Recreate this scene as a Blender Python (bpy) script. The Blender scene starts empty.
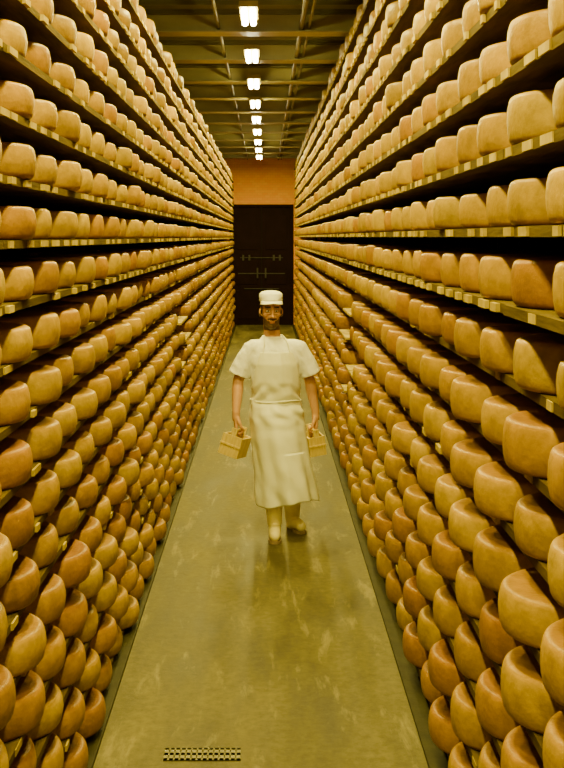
import bpy, bmesh, math, random
import numpy as np
from mathutils import Vector, Matrix, noise
random.seed(7); rng=np.random.default_rng(7)
S=bpy.context.scene
COL=S.collection
H=2.16; F=1150.0; K=F/800

# ---------------- materials ----------------
def newmat(name):
    m=bpy.data.materials.new(name); m.use_nodes=True
    nt=m.node_tree; b=nt.nodes['Principled BSDF']
    return m,nt,b
def mat(name,c1,c2=None,rough=.6,scale=8,bump=0.0,metal=0,bscale=None,spec=None,stretch=(1,1,1),detail=6):
    m,nt,b=newmat(name)
    b.inputs['Roughness'].default_value=rough; b.inputs['Metallic'].default_value=metal
    if spec is not None: b.inputs['Specular IOR Level'].default_value=spec
    tc=nt.nodes.new('ShaderNodeTexCoord'); mp=nt.nodes.new('ShaderNodeMapping')
    mp.inputs['Scale'].default_value=stretch
    nt.links.new(tc.outputs['Object'],mp.inputs['Vector'])
    n=nt.nodes.new('ShaderNodeTexNoise'); n.inputs['Scale'].default_value=scale; n.inputs['Detail'].default_value=detail
    nt.links.new(mp.outputs['Vector'],n.inputs['Vector'])
    r=nt.nodes.new('ShaderNodeValToRGB')
    r.color_ramp.elements[0].position=.32; r.color_ramp.elements[1].position=.68
    r.color_ramp.elements[0].color=(*c1,1); r.color_ramp.elements[1].color=(*(c2 or c1),1)
    nt.links.new(n.outputs['Fac'],r.inputs['Fac']); nt.links.new(r.outputs['Color'],b.inputs['Base Color'])
    if bump:
        n2=nt.nodes.new('ShaderNodeTexNoise'); n2.inputs['Scale'].default_value=bscale or scale*4
        nt.links.new(mp.outputs['Vector'],n2.inputs['Vector'])
        bp=nt.nodes.new('ShaderNodeBump'); bp.inputs['Strength'].default_value=bump; bp.inputs['Distance'].default_value=.01
        nt.links.new(n2.outputs['Fac'],bp.inputs['Height']); nt.links.new(bp.outputs['Normal'],b.inputs['Normal'])
    return m
def attrmat(name,attr,rough,nscale,namt,bump=.3,bscale=40,spec=.5,sss=0):
    m,nt,b=newmat(name); b.inputs['Roughness'].default_value=rough
    b.inputs['Specular IOR Level'].default_value=spec
    a=nt.nodes.new('ShaderNodeAttribute'); a.attribute_name=attr
    tc=nt.nodes.new('ShaderNodeTexCoord')
    n=nt.nodes.new('ShaderNodeTexNoise'); n.inputs['Scale'].default_value=nscale; n.inputs['Detail'].default_value=8; n.inputs['Roughness'].default_value=.65
    nt.links.new(tc.outputs['Object'],n.inputs['Vector'])
    mr=nt.nodes.new('ShaderNodeMapRange'); mr.inputs['From Min'].default_value=.3; mr.inputs['From Max'].default_value=.7
    mr.inputs['To Min'].default_value=1-namt; mr.inputs['To Max'].default_value=1+namt*.6
    nt.links.new(n.outputs['Fac'],mr.inputs['Value'])
    mx=nt.nodes.new('ShaderNodeMix'); mx.data_type='RGBA'; mx.blend_type='MULTIPLY'; mx.inputs['Factor'].default_value=1
    nt.links.new(a.outputs['Color'],mx.inputs[6]); nt.links.new(mr.outputs['Result'],mx.inputs[7])
    nt.links.new(mx.outputs[2],b.inputs['Base Color'])
    n2=nt.nodes.new('ShaderNodeTexNoise'); n2.inputs['Scale'].default_value=bscale; n2.inputs['Detail'].default_value=5
    nt.links.new(tc.outputs['Object'],n2.inputs['Vector'])
    bp=nt.nodes.new('ShaderNodeBump'); bp.inputs['Strength'].default_value=bump; bp.inputs['Distance'].default_value=.01
    nt.links.new(n2.outputs['Fac'],bp.inputs['Height']); nt.links.new(bp.outputs['Normal'],b.inputs['Normal'])
    return m

M_cheese=attrmat('cheese_rind','tint',.42,16,.32,bump=.22,bscale=60,spec=.12)
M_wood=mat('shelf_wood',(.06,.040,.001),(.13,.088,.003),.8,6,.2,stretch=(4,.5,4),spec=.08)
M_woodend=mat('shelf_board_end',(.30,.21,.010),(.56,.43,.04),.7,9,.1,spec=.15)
M_steel=mat('dark_steel',(.022,.02,.005),(.04,.036,.01),.6,10,.1,metal=.0,spec=.15)
M_ceil=mat('ceiling_panel',(.06,.052,.004),(.12,.102,.010),.5,3,.1,stretch=(.4,2,1))
M_beam=mat('ceiling_beam',(.24,.20,.03),(.36,.31,.06),.45,5,.1,stretch=(.5,4,1))
M_wall=mat('side_wall_plaster',(.04,.028,.004),(.06,.042,.008),.9,3,.2)
M_cloth=mat('white_cotton',(.92,.93,.92),(.96,.97,.96),.85,14,.3,bscale=30)
M_apron=mat('apron_vinyl',(.88,.89,.66),(.94,.95,.76),.42,5,.35,bscale=12)
M_boot=mat('yellow_rubber_boot',(.82,.70,.22),(.92,.82,.34),.35,10,.1)
M_sole=mat('boot_sole',(.25,.18,.08),(.3,.22,.1),.7)
M_trug=mat('pale_wood',(.56,.40,.03),(.74,.57,.09),.6,10,.2,stretch=(6,6,1))
M_door=mat('door_dark',(.010,.003,.004),(.015,.005,.007),.7,4,.1,spec=.1)
M_doorhw=mat('door_hardware',(.03,.026,.022),(.055,.05,.04),.6,8,0,metal=.2)
M_eye=mat('eye_white',(.8,.78,.7),None,.2); M_iris=mat('iris_dark',(.03,.015,.008),None,.2)
M_skin=attrmat('skin','tint',.5,25,.10,bump=.1,bscale=90)
M_capband=mat('cap_band_grey',(.55,.54,.48),(.62,.6,.54),.8,20)

# ---------------- mesh helpers ----------------
def obj_from(name,verts,faces,mats,mi=None,parent=None,smooth=False):
    me=bpy.data.meshes.new(name); me.from_pydata(verts,[],faces)
    for m in (mats if isinstance(mats,list) else [mats]): me.materials.append(m)
    if mi is not None: me.polygons.foreach_set('material_index',mi)
    if smooth: me.polygons.foreach_set('use_smooth',[True]*len(me.polygons))
    me.update()
    o=bpy.data.objects.new(name,me); COL.objects.link(o)
    if parent: o.parent=parent
    return o
class Boxes:
    def __init__(s): s.v=[];s.f=[];s.m=[]
    def add(s,x0,x1,y0,y1,z0,z1,m=0):
        b=len(s.v)
        s.v+=[(x0,y0,z0),(x1,y0,z0),(x1,y1,z0),(x0,y1,z0),(x0,y0,z1),(x1,y0,z1),(x1,y1,z1),(x0,y1,z1)]
        for q in ((0,3,2,1),(4,5,6,7),(0,1,5,4),(1,2,6,5),(2,3,7,6),(3,0,4,7)): s.f.append(tuple(b+i for i in q)); s.m.append(m)
    def obj(s,name,mats,parent=None,bevel=0):
        o=obj_from(name,s.v,s.f,mats,s.m,parent)
        if bevel:
            md=o.modifiers.new('bevel','BEVEL'); md.width=bevel; md.segments=2; md.limit_method='ANGLE'
        return o

# ---------------- worker ----------------
W=bpy.data.objects.new('cheese_worker',None); W.location=(.07,8.32,0); WR=.10; W.rotation_euler=(0,0,WR); COL.objects.link(W)
class Blob:
    def __init__(s): s.bm=bmesh.new()
    def ell(s,c,r):
        M=Matrix.Translation(c)
        M=M@Matrix.Diagonal((*r,1)) if not isinstance(r,(int,float)) else M@Matrix.Diagonal((r,r,r,1))
        bmesh.ops.create_uvsphere(s.bm,u_segments=16,v_segments=10,radius=1,matrix=M)
    def limb(s,pts,rs,endcap=True):
        P=[Vector(p) for p in pts]
        for i in range(len(P)-1):
            a,b_=P[i],P[i+1]; d=b_-a
            q=d.to_track_quat('Z','Y').to_matrix().to_4x4()
            bmesh.ops.create_cone(s.bm,cap_ends=True,segments=16,radius1=rs[i],radius2=rs[i+1],depth=d.length,matrix=Matrix.Translation((a+b_)/2)@q)
        for i,p in enumerate(P):
            if i==len(P)-1 and not endcap: continue
            s.ell(p,rs[i])
    def rings(s,R,seg=32):
        prev=None
        for (z,w,d,cx,cy) in R:
            ring=[s.bm.verts.new((cx+w*math.cos(2*math.pi*i/seg),cy+d*math.sin(2*math.pi*i/seg),z)) for i in range(seg)]
            if prev:
                for i in range(seg): s.bm.faces.new((prev[i],prev[(i+1)%seg],ring[(i+1)%seg],ring[i]))
            else: s.bm.faces.new(ring[::-1])
            prev=ring
        s.bm.faces.new(prev)
    def finish(s,name,mt,vox=.006,smooth=3,parent=W):
        bmesh.ops.recalc_face_normals(s.bm,faces=s.bm.faces)
        me=bpy.data.meshes.new(name+'_t'); s.bm.to_mesh(me); s.bm.free()
        o=bpy.data.objects.new(name,me); COL.objects.link(o)
        r=o.modifiers.new('r','REMESH'); r.mode='VOXEL'; r.voxel_size=vox
        if smooth:
            sm=o.modifiers.new('s','SMOOTH'); sm.iterations=smooth; sm.factor=.5
        dg=bpy.context.evaluated_depsgraph_get()
        me2=bpy.data.meshes.new_from_object(o.evaluated_get(dg)); o.modifiers.clear(); o.data=me2
        me2.materials.clear(); me2.materials.append(mt)
        me2.polygons.foreach_set('use_smooth',[True]*len(me2.polygons))
        o.parent=parent
        return o
hx,hy=-.03,-.03
B=Blob()
def hp(x,y,z): return (hx+x,hy+y,z)
B.ell(hp(0,.0,1.645),(.076,.096,.098)); B.ell(hp(0,-.022,1.575),(.060,.068,.072)); B.ell(hp(0,-.060,1.525),(.036,.034,.028))
B.ell(hp(0,-.03,1.545),(.057,.052,.037))
for s in (-1,1):
    B.ell(hp(s*.042,-.062,1.603),(.022,.024,.02)); B.ell(hp(s*.030,-.086,1.657),(.022,.012,.008))
    B.ell(hp(s*.078,.004,1.615),(.010,.019,.031)); B.ell(hp(s*.012,-.104,1.588),(.009,.010,.008))
    B.ell(hp(s*.030,-.082,1.612),(.018,.012,.005))
B.limb([hp(0,-.094,1.648),hp(0,-.108,1.62),hp(0,-.122,1.592)],[.008,.010,.012])
B.ell(hp(0,-.091,1.558),(.024,.012,.0055)); B.ell(hp(0,-.090,1.546),(.021,.012,.006))
B.limb([(-.012,.01,1.40),(-.028,.0,1.56)],[.062,.057])
B.rings([(.84,.14,.09,0,0),(.92,.15,.10,0,0),(1.02,.13,.09,0,0),(1.15,.15,.10,0,0),(1.28,.155,.095,0,0),(1.36,.12,.08,0,0),(1.40,.07,.055,0,0)])
sh={-1:(-.170,0,1.355),1:(.175,0,1.355)}
el={-1:(-.262,.03,1.125),1:(.262,.05,1.12)}
wr={-1:(-.286,-.08,.905),1:(.302,.02,.885)}
for s in (-1,1):
    a,e_,w_=Vector(sh[s]),Vector(el[s]),Vector(wr[s])
    B.limb([a,a.lerp(e_,.5),e_,e_.lerp(w_,.3),w_],[.042,.045,.039,.042,.028])
hip={-1:(-.085,0,.88),1:(.095,0,.88)}; kn={-1:(-.03,-.09,.50),1:(.13,.03,.48)}; an={-1:(-.005,-.05,.11),1:(.165,.20,.160)}
for s in (-1,1):
    B.limb([hip[s],kn[s],Vector(kn[s]).lerp(Vector(an[s]),.35),an[s]],[.08,.055,.05,.036])
HS=1.12
def hand(B,s):
    w=Vector(wr[s]); m=-s
    def q(x,y,z): return w+Vector((x*m,y,z))*HS
    B.limb([w,q(0,-.002,-.035)],[.027,.029])
    for dy in (-.028,-.009,.010,.028):
        B.limb([q(0,dy*.6,-.03),q(0,dy,-.085)],[.015,.0135])
    for j,dy in enumerate((-.031,-.0105,.0105,.031)):
        l=(.95,1.08,1.0,.84)[j]
        P=[q(0,dy,-.085),q(.002,dy,-.085-.030*l),q(.020,dy,-.085-.048*l),q(.038,dy,-.085-.036*l),q(.040,dy,-.085-.018*l)]
        B.limb(P,[.0112,.0103,.0098,.0092,.0075])
    B.limb([q(.008,-.018,-.03),q(.020,-.046,-.062),q(.030,-.050,-.088),q(.042,-.034,-.104)],[.016,.013,.011,.009])
    return q(.021,0,-.110)
gr={s:hand(B,s) for s in (-1,1)}
body=B.finish('body',M_skin,.0045,2)
me=body.data; n=len(me.vertices); co=np.empty(n*3,np.float32); me.vertices.foreach_get('co',co); co=co.reshape(-1,3)
skin=np.array([.58,.31,.13]); hair=np.array([.03,.018,.008]); lip=np.array([.40,.16,.08])
C=np.tile(np.array([*skin,1.]),(n,1))
x=co[:,0]-hx;y=co[:,1]-hy;z=co[:,2]
head=(z>1.49)
beard=head&(z<1.560+.9*np.maximum(0,np.abs(x)-.030))&(y<.02)&(z>1.485)&(z<1.62)
must=head&(z<1.580)&(z>1.564)&(np.abs(x)<.034)&(y<-.07)
C[beard|must,:3]=hair*1.4+skin*.12
lips=(np.abs(x)<.018)&(z>1.543)&(z<1.561)&(y<-.088); C[lips,:3]=lip
C[head&((y>.018+(1.66-z)*.15)|((np.abs(x)>.064)&(z>1.60)&(y>-.045)&(y<-.012)))&(z>1.53)&(np.abs(x)<.079),:3]=hair
C[(z>1.652)&(z<1.664)&(np.abs(np.abs(x)-.031)<.02)&(y<-.06),:3]=hair
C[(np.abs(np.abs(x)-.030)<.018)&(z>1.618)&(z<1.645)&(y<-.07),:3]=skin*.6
a=me.color_attributes.new('tint','FLOAT_COLOR','POINT'); a.data.foreach_set('color',C.ravel().astype(np.float32))
for s in (-1,1):
    B=Blob(); B.ell(hp(s*.030,-.0805,1.631),(.0135,.012,.008)); o=B.finish('eye',M_eye,.002,0)
    B=Blob(); B.ell(hp(s*.030,-.0915,1.631),(.006,.003,.006)); o=B.finish('iris',M_iris,.0012,0)
# shirt
B=Blob()
B.rings([(.86,.175,.125,.005,0),(.95,.165,.12,.005,0),(1.0,.152,.112,.005,0),(1.08,.165,.125,.005,0),(1.2,.180,.13,.003,0),(1.30,.188,.122,0,0),(1.36,.168,.108,0,0),(1.40,.13,.09,-.004,0),(1.43,.088,.078,-.010,0),(1.446,.074,.074,-.012,0)])
for s in (-1,1):
    c=.0 if s<0 else .004
    B.limb([(s*.10,0,1.362),(s*.165+c,0,1.350),(s*.213+c,.004,1.27),(s*.258+c,.016,1.165)],[.060,.066,.067,.078],endcap=False)
shirt=B.finish('t_shirt',M_cloth,.006,4)
for v in shirt.data.vertices:
    p=v.co
    f=noise.noise(Vector((p.x*9,p.y*9,p.z*5)))*.014+noise.noise(Vector((p.x*22+p.z*10,p.y*14,p.z*14)))*.008
    nn=v.normal; v.co=p+nn*f
# apron
rowsZ=np.linspace(1.34,.262,100); cols=71
tz=[.26,.5,.7,.9,.98,1.03,1.12,1.25,1.36]
tW=[.215,.198,.195,.192,.174,.174,.188,.203,.190]
tD=[.240,.225,.198,.158,.130,.132,.148,.150,.124]
tA=[112,112,112,110,105,88,62,46,34]
tC=[.095,.062,.033,.012,.007,.006,.005,.003,0]
V=[];Fc=[]
for i,z in enumerate(rowsZ):
    Wd,Dp,A,cx=[np.interp(z,tz,t) for t in (tW,tD,tA,tC)]
    lo=max(0,(.98-z)/.72)
    for j in range(cols):
        u=-1+2*j/(cols-1); a=math.radians(A*u)
        fold=1+lo*(.07*math.sin(a*4.3+z*2.2)+.05*math.sin(a*9+1.3+z*3))+.03*noise.noise(Vector((u*3,z*6,3)))
        fold+=.07*lo*noise.noise(Vector((u*4+z*5,z*4,8)))
        wrk=.022*noise.noise(Vector((u*4+z*3,z*16,0)))*math.exp(-((z-.95)/.14)**2)
        zz=z+(.03*math.sin(a*2+.6)*lo if lo>.5 else 0)
        V.append((cx+(Wd*fold+wrk)*math.sin(a),-(Dp*fold+wrk)*math.cos(a)-.006,zz))
for i in range(len(rowsZ)-1):
    for j in range(cols-1):
        k=i*cols+j; Fc.append((k,k+1,k+cols+1,k+cols))
ap=obj_from('apron',V,Fc,M_apron,parent=W,smooth=True)
md=ap.modifiers.new('solid','SOLIDIFY'); md.thickness=.003
B=Blob()
def tubepath(B,P,r): B.limb(P,[r]*len(P))
P=[(.007+.184*math.sin(t),-.143*math.cos(t),.985+.005*math.sin(3*t)) for t in np.linspace(0,2*math.pi,33)]
tubepath(B,P,.005); B.ell((.0,.15,.985),(.02,.015,.015))
for s in (-1,1):
    tubepath(B,[(0,.15,.98),(s*.03,.165,.93),(s*.04,.16,.82)],.007)
    tubepath(B,[(s*.098,-.120,1.335),(s*.085,-.092,1.40),(s*.072-.01,-.04,1.445),(s*.04-.01,.055,1.458),(-.01,.078,1.455)],.005)
B.finish('apron_ties',M_apron,.004,1)
B=Blob()
B.rings([(.80,.155,.105,.005,.01),(.88,.16,.112,.005,0),(.97,.145,.10,.005,0)])
for s in (-1,1):
    k=Vector(kn[s]); a=Vector(an[s]); 
    B.limb([hip[s],k,k.lerp(a,.3)],[.09,.068,.062])
B.finish('trousers',M_cloth,.008,3)
# boots
for s in (-1,1):
    k=Vector(kn[s]); a=Vector(an[s]); yaw=-.10 if s<0 else .22
    lift=a.z-.11; pitch=math.asin(min(.9,lift/.17)) if lift>0 else 0
    d=Vector((yaw,-1,0)).normalized(); side=Vector((0,0,1)).cross(d)
    ball=Vector((a.x,a.y,0))+d*(.12*math.cos(pitch)); 
    R=Matrix.Rotation(pitch,4,-side) if pitch else Matrix.Identity(4)
    def T(f,z):
        p=d*f+Vector((0,0,z)); q=R@p
        if f>0: q=p
        return ball+q
    ank=T(-.12,.11)
    B=Blob()
    B.limb([k.lerp(ank,.30),k.lerp(ank,.65),ank+Vector((0,.005,.0))],[.066,.064,.054])
    B.limb([T(-.135,.060),T(-.06,.064),T(.0,.054),T(.045,.048)],[.047,.045,.043,.037])
    B.finish('boot',M_boot,.005,3)
    out=[(-.180,.012),(-.172,.028),(-.15,.038),(-.10,.038),(-.05,.036),(-.01,.047),(.03,.047),(.06,.036),(.078,.018)]
    pts=[(f,w) for f,w in out]+[(f,-w) for f,w in out[::-1]]
    V=[tuple(T(f,0.001)+side*w) for f,w in pts]+[tuple(T(f,.022)+side*w) for f,w in pts]
    nn=len(pts); Fc=[tuple(range(nn))[::-1],tuple(range(nn,2*nn))]+[(i,(i+1)%nn,nn+(i+1)%nn,nn+i) for i in range(nn)]
    obj_from('boot_sole',V,Fc,M_sole,parent=W)
# cap : low soft crown, peak at the front
B=Blob(); cx,cy=hx,hy+.005
B.rings([(1.694,.081,.100,cx,cy),(1.712,.084,.104,cx,cy),(1.732,.086,.106,cx,cy+.003),(1.752,.082,.101,cx,cy+.006),(1.765,.067,.083,cx,cy+.010),(1.772,.040,.05,cx,cy+.010),(1.774,.015,.02,cx,cy+.010)])
B.finish('cap',M_cloth,.004,3)
V=[];Fc=[];c=17
for i,t in enumerate((0,.35,.7,1)):
    for j in range(c):
        a=math.radians(-66+132*j/(c-1)); e=t*.065*max(0,math.cos(a*1.25))
        V.append((cx+(.083+e*.4)*math.sin(a),cy-(.100+e)*math.cos(a),1.700-.014*t-.014*abs(math.sin(a))*t))
for i in range(3):
    for j in range(c-1): k=i*c+j; Fc.append((k,k+1,k+c+1,k+c))
v=obj_from('cap_visor',V,Fc,M_cloth,parent=W,smooth=True); md=v.modifiers.new('s','SOLIDIFY'); md.thickness=.004
B=Blob(); P=[(cx+.0835*math.sin(t),cy-.103*math.cos(t),1.706) for t in np.linspace(0,2*math.pi,33)]; B.limb(P,[.003]*33); B.finish('cap_band',M_capband,.0025,0)

# ---------------- wooden trugs ----------------
def trug(s,rot,w,hh,dep):
    g=Matrix.Rotation(WR,3,'Z')@gr[s]; e=bpy.data.objects.new('wooden_trug',None); e.location=W.location+g; e.rotation_euler=rot; COL.objects.link(e)
    b=Boxes(); t=.010
    top=-.035
    for y0 in (-dep/2,dep/2-t):
        b.add(-w/2,w/2,y0,y0+t,top-hh,top)
        b.add(-.022,.022,y0,y0+t,top,.018)
    b.add(-w/2,-w/2+t,-dep/2+t,dep/2-t,top-hh,top-.004); b.add(w/2-t,w/2,-dep/2+t,dep/2-t,top-hh,top-.004)
    b.add(-w/2+t,w/2-t,-dep/2+t,dep/2-t,top-hh,top-hh+t)
    for zz in (top-hh*.5,): b.add(-w/2-.004,w/2+.004,-dep/2-.006,-dep/2,zz-.004,zz+.012)
    b.obj('box',M_trug,e,.002)
    bm=bmesh.new(); bmesh.ops.create_cone(bm,cap_ends=True,segments=16,radius1=.0115,radius2=.0115,depth=dep,matrix=Matrix.Rotation(math.pi/2,4,'X'))
    me=bpy.data.meshes.new('handle'); bm.to_mesh(me); bm.free(); me.materials.append(M_trug); o=bpy.data.objects.new('handle',me); o.parent=e; COL.objects.link(o)
trug(-1,(math.radians(-6),math.radians(16),math.radians(-20)),.15,.15,.2)
trug(1,(math.radians(4),math.radians(-8),math.radians(12)),.12,.14,.2)

# ---------------- room shell ----------------
YN,YF=-1.6,19.63*K; CEIL=4.12; XL,XR=-2.3,2.3
b=Boxes(); b.add(XL-.1,XR+.1,YN-.1,YF+.1,-.12,0)
floor=b.obj('floor',M_wall)
m,nt,bs=newmat('damp_concrete'); floor.data.materials.clear(); floor.data.materials.append(m)
tc=nt.nodes.new('ShaderNodeTexCoord')
def N(t,**k):
    n=nt.nodes.new(t)
    for a,v in k.items(): n.inputs[a].default_value=v
    return n
L=nt.links.new
mp=N('ShaderNodeMapping'); mp.inputs['Scale'].default_value=(1.8,.45,1); L(tc.outputs['Object'],mp.inputs['Vector'])
n1=N('ShaderNodeTexNoise',Scale=1.6,Detail=9,Roughness=.68); L(mp.outputs[0],n1.inputs['Vector'])
r1=N('ShaderNodeValToRGB'); r1.color_ramp.elements[0].position=.36; r1.color_ramp.elements[1].position=.66
r1.color_ramp.elements[0].color=(.056,.048,.013,1); r1.color_ramp.elements[1].color=(.170,.145,.048,1)
L(n1.outputs['Fac'],r1.inputs['Fac'])
n2=N('ShaderNodeTexNoise',Scale=22,Detail=8,Roughness=.75); L(tc.outputs['Object'],n2.inputs['Vector'])
mr=N('ShaderNodeMapRange',**{'From Min':.3,'From Max':.7,'To Min':.65,'To Max':1.25}); L(n2.outputs['Fac'],mr.inputs['Value'])
mx=N('ShaderNodeMix'); mx.data_type='RGBA'; mx.blend_type='MULTIPLY'; mx.inputs['Factor'].default_value=1
L(r1.outputs['Color'],mx.inputs[6]); L(mr.outputs['Result'],mx.inputs[7])
n3=N('ShaderNodeTexNoise',Scale=3.0,Detail=7,Roughness=.7,Distortion=.3)
mp3=N('ShaderNodeMapping'); mp3.inputs['Scale'].default_value=(2.6,.5,1); mp3.inputs['Location'].default_value=(3,5,0)
L(tc.outputs['Object'],mp3.inputs['Vector']); L(mp3.outputs[0],n3.inputs['Vector'])
r3=N('ShaderNodeValToRGB'); r3.color_ramp.elements[0].position=.56; r3.color_ramp.elements[1].position=.66
L(n3.outputs['Fac'],r3.inputs['Fac'])
mm=N('ShaderNodeMath'); mm.operation='MULTIPLY'; mm.inputs[1].default_value=.5; L(r3.outputs['Color'],mm.inputs[0])
mx2=N('ShaderNodeMix'); mx2.data_type='RGBA'; L(mm.outputs[0],mx2.inputs['Factor']); L(mx.outputs[2],mx2.inputs[6]); mx2.inputs[7].default_value=(.33,.28,.10,1)
L(mx2.outputs[2],bs.inputs['Base Color'])
rr=N('ShaderNodeMapRange',**{'From Min':.3,'From Max':.7,'To Min':.45,'To Max':.78}); L(n1.outputs['Fac'],rr.inputs['Value']); L(rr.outputs['Result'],bs.inputs['Roughness'])
bp=N('ShaderNodeBump',Strength=.3,Distance=.01); L(n2.outputs['Fac'],bp.inputs['Height']); L(bp.outputs['Normal'],bs.inputs['Normal'])
bs.inputs['Specular IOR Level'].default_value=.28

b=Boxes(); b.add(XL-.1,XR+.1,YN-.1,YF+.1,CEIL+.1,CEIL+.2)
y=YN
while y<YF:
    b.add(XL,XR,y,y+.2,CEIL+.06,CEIL+.1); y+=.4
b.obj('ceiling',M_ceil)
b=Boxes()
y=YN+.4
while y<YF-.2:
    b.add(XL,XR,y+.08,y+.16,CEIL-.10,CEIL+.06); b.add(XL,XR,y,y+.24,CEIL-.11,CEIL-.10)
    y+=1.15*K
b.obj('trim_ceiling_beams',M_beam)
bm=bmesh.new()
for x,r in ((.33,.024),(-.42,.016),(.40,.014)):
    bmesh.ops.create_cone(bm,cap_ends=True,segments=16,radius1=r,radius2=r,depth=YF-YN-.2,matrix=Matrix.Translation((x,(YF+YN)/2,CEIL-.06))@Matrix.Rotation(math.pi/2,4,'X'))
me=bpy.data.meshes.new('ceiling_pipes'); bm.to_mesh(me); bm.free(); me.materials.append(M_ceil)
COL.objects.link(bpy.data.objects.new('ceiling_pipes',me))
for nm,a in (('wall_left',(XL-.1,XL,YN,YF,0,CEIL+.1)),('wall_right',(XR,XR+.1,YN,YF,0,CEIL+.1)),('wall_near',(XL,XR,YN-.1,YN,0,CEIL+.1))):
    b=Boxes(); b.add(*a); b.obj(nm,M_wall)
m,nt,bs=newmat('orange_brick')
tc=nt.nodes.new('ShaderNodeTexCoord'); mp=nt.nodes.new('ShaderNodeMapping'); mp.inputs['Rotation'].default_value=(math.radians(90),0,0)
nt.links.new(tc.outputs['Object'],mp.inputs['Vector'])
br=nt.nodes.new('ShaderNodeTexBrick'); br.inputs['Scale'].default_value=4; br.inputs['Color1'].default_value=(.95,.36,.02,1); br.inputs['Color2'].default_value=(.98,.44,.03,1)
br.inputs['Mortar'].default_value=(.78,.36,.06,1); br.inputs['Mortar Size'].default_value=.012
nt.links.new(mp.outputs[0],br.inputs['Vector']); nt.links.new(br.outputs['Color'],bs.inputs['Base Color']); bs.inputs['Roughness'].default_value=.8
DX0,DX1,DZ=-.81,.64,2.90
b=Boxes(); b.add(XL,DX0,YF,YF+.12,0,CEIL+.1); b.add(DX1,XR,YF,YF+.12,0,CEIL+.1); b.add(DX0,DX1,YF,YF+.12,DZ,CEIL+.1)
b.obj('wall_far',m)
door=bpy.data.objects.new('door_1',None); COL.objects.link(door)
b=Boxes(); mid=(DX0+DX1)/2
b.add(DX0,mid-.004,YF+.03,YF+.09,0,DZ); b.add(mid+.004,DX1,YF+.03,YF+.09,0,DZ)
for x0,x1 in ((DX0+.1,mid-.1),(mid+.1,DX1-.1)):
    for z0,z1 in ((.15,.85),(1.0,1.6),(1.85,2.7)): b.add(x0,x1,YF+.015,YF+.03,z0,z1)
b.obj('door_leaves',M_door,door,.004)
b=Boxes(); b.add(DX0-.06,DX0,YF-.02,YF+.1,0,DZ+.06); b.add(DX1,DX1+.06,YF-.02,YF+.1,0,DZ+.06); b.add(DX0,DX1,YF-.02,YF+.1,DZ,DZ+.06)
b.obj('door_frame',M_door,door)
b=Boxes()
b.add(DX0+.15,DX1-.15,YF-.0,YF+.02,1.25,1.275); b.add(mid-.12,mid-.08,YF-.03,YF+.02,1.15,1.4); b.add(mid+.08,mid+.12,YF-.03,YF+.02,1.15,1.4)
for x in (DX0+.25,DX0+.4,DX1-.45,DX1-.3): b.add(x,x+.05,YF-.01,YF+.02,1.58,1.72)
b.add(DX0+.2,DX1-.2,YF-.0,YF+.02,1.64,1.66); b.add(DX0+.3,DX1-.3,YF-.0,YF+.02,.88,.90)
b.obj('door_bars_and_handles',M_doorhw,door,.004)

b=Boxes(); b.add(-.722,-.70,YN,YF,0,.018); b.add(.665,.685,YN,YF,0,.018)
b.add(-1.75,-.722,YN,YF-.02,0,.008); b.add(.685,1.75,YN,YF-.02,0,.008)  # dark plates added beside the rails, standing in for shade under the racks
b.obj('trim_rails_and_shade_plates',M_steel)

# ---------------- cheese wheels + racks ----------------
def wheel_template(seg,nr):
    fr=[]
    for j in range(nr-1):
        for i in range(seg):
            k=(i+1)%seg; fr.append((j*seg+i,j*seg+k,(j+1)*seg+k,(j+1)*seg+i))
    c0=nr*seg; c1=c0+1
    tri=[]
    for i in range(seg):
        k=(i+1)%seg; tri.append((c0,k,i)); tri.append((c1,(nr-1)*seg+i,(nr-1)*seg+k))
    return fr+tri
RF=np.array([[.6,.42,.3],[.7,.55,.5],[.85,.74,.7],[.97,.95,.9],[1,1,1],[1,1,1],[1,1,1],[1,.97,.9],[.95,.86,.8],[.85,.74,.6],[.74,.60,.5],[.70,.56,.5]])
def make_wheels(name,specs,parent=None):
    V=[];Fc=[];C=[];base=0; tcache={}
    for (x,y,z,D,h,seg,tint) in specs:
        R=D/2
        prof=[(R-.020,0),(R-.009,.003),(R-.003,.010),(R+.000,.018),(R+.004,.038),(R+.006,h*.5),(R+.004,h-.036),(R-.001,h-.015),(R-.005,h-.007),(R-.014,h-.001),(R-.026,h),(R*.55,h-.002)]
        nr=len(prof)
        if seg not in tcache: tcache[seg]=wheel_template(seg,nr)
        th=np.arange(seg)*2*np.pi/seg+rng.random()*6.28
        p2,p3=rng.random(2)*6.28
        rad=1+.004*np.sin(2*th+p2)+.002*np.sin(3*th+p3)
        wedge=rng.uniform(.0,.003)*np.sin(th+p3)
        rows=[]
        for (r,zz) in prof:
            rows.append(np.stack([x+r*rad*np.cos(th),y+r*rad*np.sin(th),z+zz+wedge*(zz/h)+0*th],1))
        vs=np.concatenate(rows+[np.array([[x,y,z],[x,y,z+h-.003]])])
        V.append(vs)
        Fc+= [tuple(i+base for i in f) for f in tcache[seg]]
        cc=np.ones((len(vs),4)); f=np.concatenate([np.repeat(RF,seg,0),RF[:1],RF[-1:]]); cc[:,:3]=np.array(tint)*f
        C.append(cc)
        base+=len(vs)
    V=np.concatenate(V); C=np.concatenate(C)
    o=obj_from(name,V.tolist(),Fc,M_cheese,parent=parent,smooth=True)
    a=o.data.color_attributes.new('tint','FLOAT_COLOR','POINT'); a.data.foreach_set('color',C.ravel().astype(np.float32))
    return o
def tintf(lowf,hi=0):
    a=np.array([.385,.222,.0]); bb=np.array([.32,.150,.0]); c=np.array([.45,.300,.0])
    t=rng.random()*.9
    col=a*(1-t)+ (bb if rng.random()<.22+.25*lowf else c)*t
    return tuple(col*(.80+.30*rng.random())*(1-.30*hi))  # upper rows darkened in colour to offset strong lamp light on them
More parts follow.
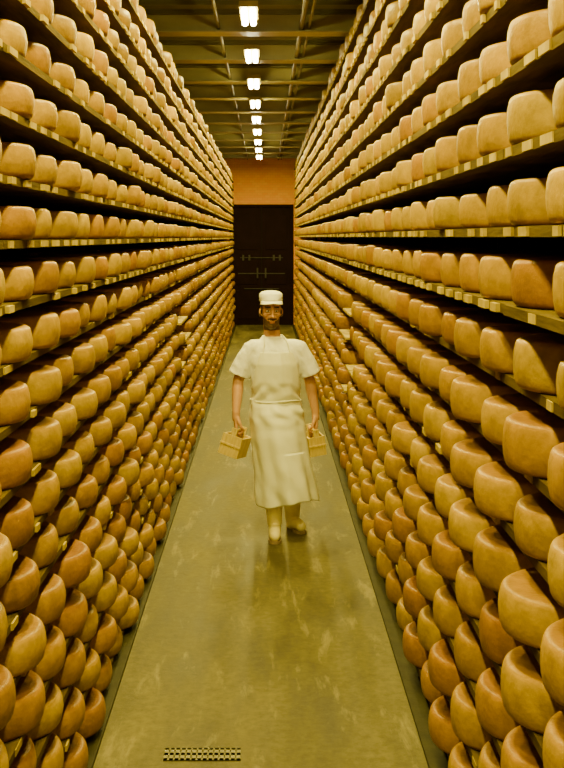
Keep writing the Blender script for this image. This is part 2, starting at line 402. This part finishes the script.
def build_rack(side,inner,D,h,pitch,dz,z0,kmin,kmax,shelfx,rec,thk,lowin,empties):
    s=side; specs=[]; bx=Boxes()
    Y0,Y1=1.2,YF-.45
    n=int((Y1-Y0)/pitch)
    depth=D*2+.10
    for k in range(kmin,kmax+1):
        z=z0+k*dz
        inn=inner-lowin*min(1,max(0,(-k-2)/5))
        sx=(shelfx if k>=-1 else inn+rec)
        y=Y0-.1
        tk=min(thk,z-.010)
        while y<Y1:
            L_=min(5*pitch,Y1+.1-y)
            xo=random.uniform(-.006,.006)
            a,bb=sorted((s*(sx+xo),s*(inner+depth)))
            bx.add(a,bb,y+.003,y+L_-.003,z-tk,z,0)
            y+=L_
        for i in range(n):
            for off in (.0,.5):
                if random.random()<(.25 if k>=-1 else .75): continue
                yy=Y0+(i+off)*pitch+random.uniform(-.06,.06); w=random.uniform(.04,.13)
                a,bb=sorted((s*(sx-.0085),s*(sx+.05)))
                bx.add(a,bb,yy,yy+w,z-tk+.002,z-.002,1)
        rowoff=rng.uniform(-.010,.010)
        for i in range(n):
            y=Y0+(i+.5)*pitch
            if any((k==e[0] and e[1]*K<y<e[2]*K) for e in empties):
                a,bb=sorted((s*(inn+.01),s*(inn+D))); bx.add(a,bb,y-pitch*.46,y+pitch*.46,z+.001,z+.02,1)
                continue
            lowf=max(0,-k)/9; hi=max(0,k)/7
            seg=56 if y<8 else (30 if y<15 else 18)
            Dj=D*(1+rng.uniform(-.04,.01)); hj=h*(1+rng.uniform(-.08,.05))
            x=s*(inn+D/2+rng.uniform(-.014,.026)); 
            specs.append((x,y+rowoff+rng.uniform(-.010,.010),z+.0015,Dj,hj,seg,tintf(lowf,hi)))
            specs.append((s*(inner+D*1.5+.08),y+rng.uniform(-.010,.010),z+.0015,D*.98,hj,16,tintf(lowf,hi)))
    ztop=z0+kmax*dz+h
    for i in range(0,n+1,5):
        y=Y0+i*pitch
        for xx in (inner+D+.035,inner+depth-.03):
            a,bb=sorted((s*xx,s*(xx+.03)))
            bx.add(a,bb,y-.014,y+.014,0,ztop,2)
    return specs,bx
spR,bR=build_rack(1,.70,.440,.136,.462,.231,H+.03,-9,7,.712,.06,.030,.025,[(-3,6.5,7.2),(-4,6.9,7.6),(-5,6.4,7.1),(-6,6.9,7.4)])
spL,bL=build_rack(-1,.745,.425,.112,.447,.192,H-.01,-11,7,.760,.05,.025,.035,[(-4,7.0,7.8),(-5,7.3,8.0),(-6,7.0,7.5)])
bR.obj('cheese_aging_rack',[M_wood,M_woodend,M_steel])
bL.obj('cheese_aging_rack.001',[M_wood,M_woodend,M_steel])
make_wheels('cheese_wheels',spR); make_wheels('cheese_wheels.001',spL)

# ---------------- ceiling lamps ----------------
m,nt,bs=newmat('lamp_tube'); bs.inputs['Emission Color'].default_value=(1,.90,.5,1); bs.inputs['Emission Strength'].default_value=60
M_tube=m
ly=[-.6,1.3,3.2,5.2,7.2]+[(6.45+1.42*i)*K for i in range(9)]
for i,y in enumerate(ly):
    e=bpy.data.objects.new('ceiling_lamp',None); e.location=(-.13,y,0); COL.objects.link(e)
    b=Boxes(); b.add(-.075,.075,-.28,.28,CEIL-.16,CEIL-.112)
    b.obj('housing',M_beam,e,.004)
    bm=bmesh.new(); 
    for xx in (-.034,.034):
        bmesh.ops.create_cone(bm,cap_ends=True,segments=14,radius1=.026,radius2=.026,depth=.52,matrix=Matrix.Translation((xx,0,CEIL-.188))@Matrix.Rotation(math.pi/2,4,'X'))
    me=bpy.data.meshes.new('tubes'); bm.to_mesh(me); bm.free(); me.materials.append(M_tube)
    o=bpy.data.objects.new('tubes',me); o.parent=e; COL.objects.link(o)
    l=bpy.data.lights.new('lamp_light','AREA'); l.shape='RECTANGLE'; l.size=.14; l.size_y=.5; l.energy=98; l.color=(1,.80,.14)
    o=bpy.data.objects.new('light',l); o.location=(0,0,CEIL-.22); o.parent=e; COL.objects.link(o)

# ---------------- drain grate ----------------
b=Boxes(); gx0,gx1,gy0,gy1=-.42,-.10,4.74,4.85
b.add(gx0,gx1,gy0,gy1,.0005,.002,1)
b.add(gx0,gx1,gy0,gy0+.016,.002,.005); b.add(gx0,gx1,gy1-.016,gy1,.002,.005); 
x=gx0
while x<gx1-.01: b.add(x,x+.017,gy0,gy1,.002,.005); x+=.0232
yy=(gy0+gy1)/2; b.add(gx0,gx1,yy-.012,yy+.012,.002,.005)
b.obj('floor_drain_grate',[mat('grate_metal',(.17,.15,.05),(.24,.21,.08),.6,20,0,metal=.0),mat('drain_pit',(.05,.045,.015),(.07,.06,.02),.8)])

# ---------------- world + camera ----------------
w=bpy.data.worlds.new('world'); S.world=w; w.use_nodes=True
w.node_tree.nodes['Background'].inputs[0].default_value=(.9,.7,.1,1); w.node_tree.nodes['Background'].inputs[1].default_value=.02
cam=bpy.data.cameras.new('camera'); cam.sensor_fit='AUTO'; cam.sensor_width=36; cam.lens=F/768*36; cam.shift_x=17/768; cam.shift_y=-147/768; cam.clip_start=.05
o=bpy.data.objects.new('camera',cam); o.location=(0,0,H); o.rotation_euler=(math.pi/2,0,0); COL.objects.link(o); S.camera=o
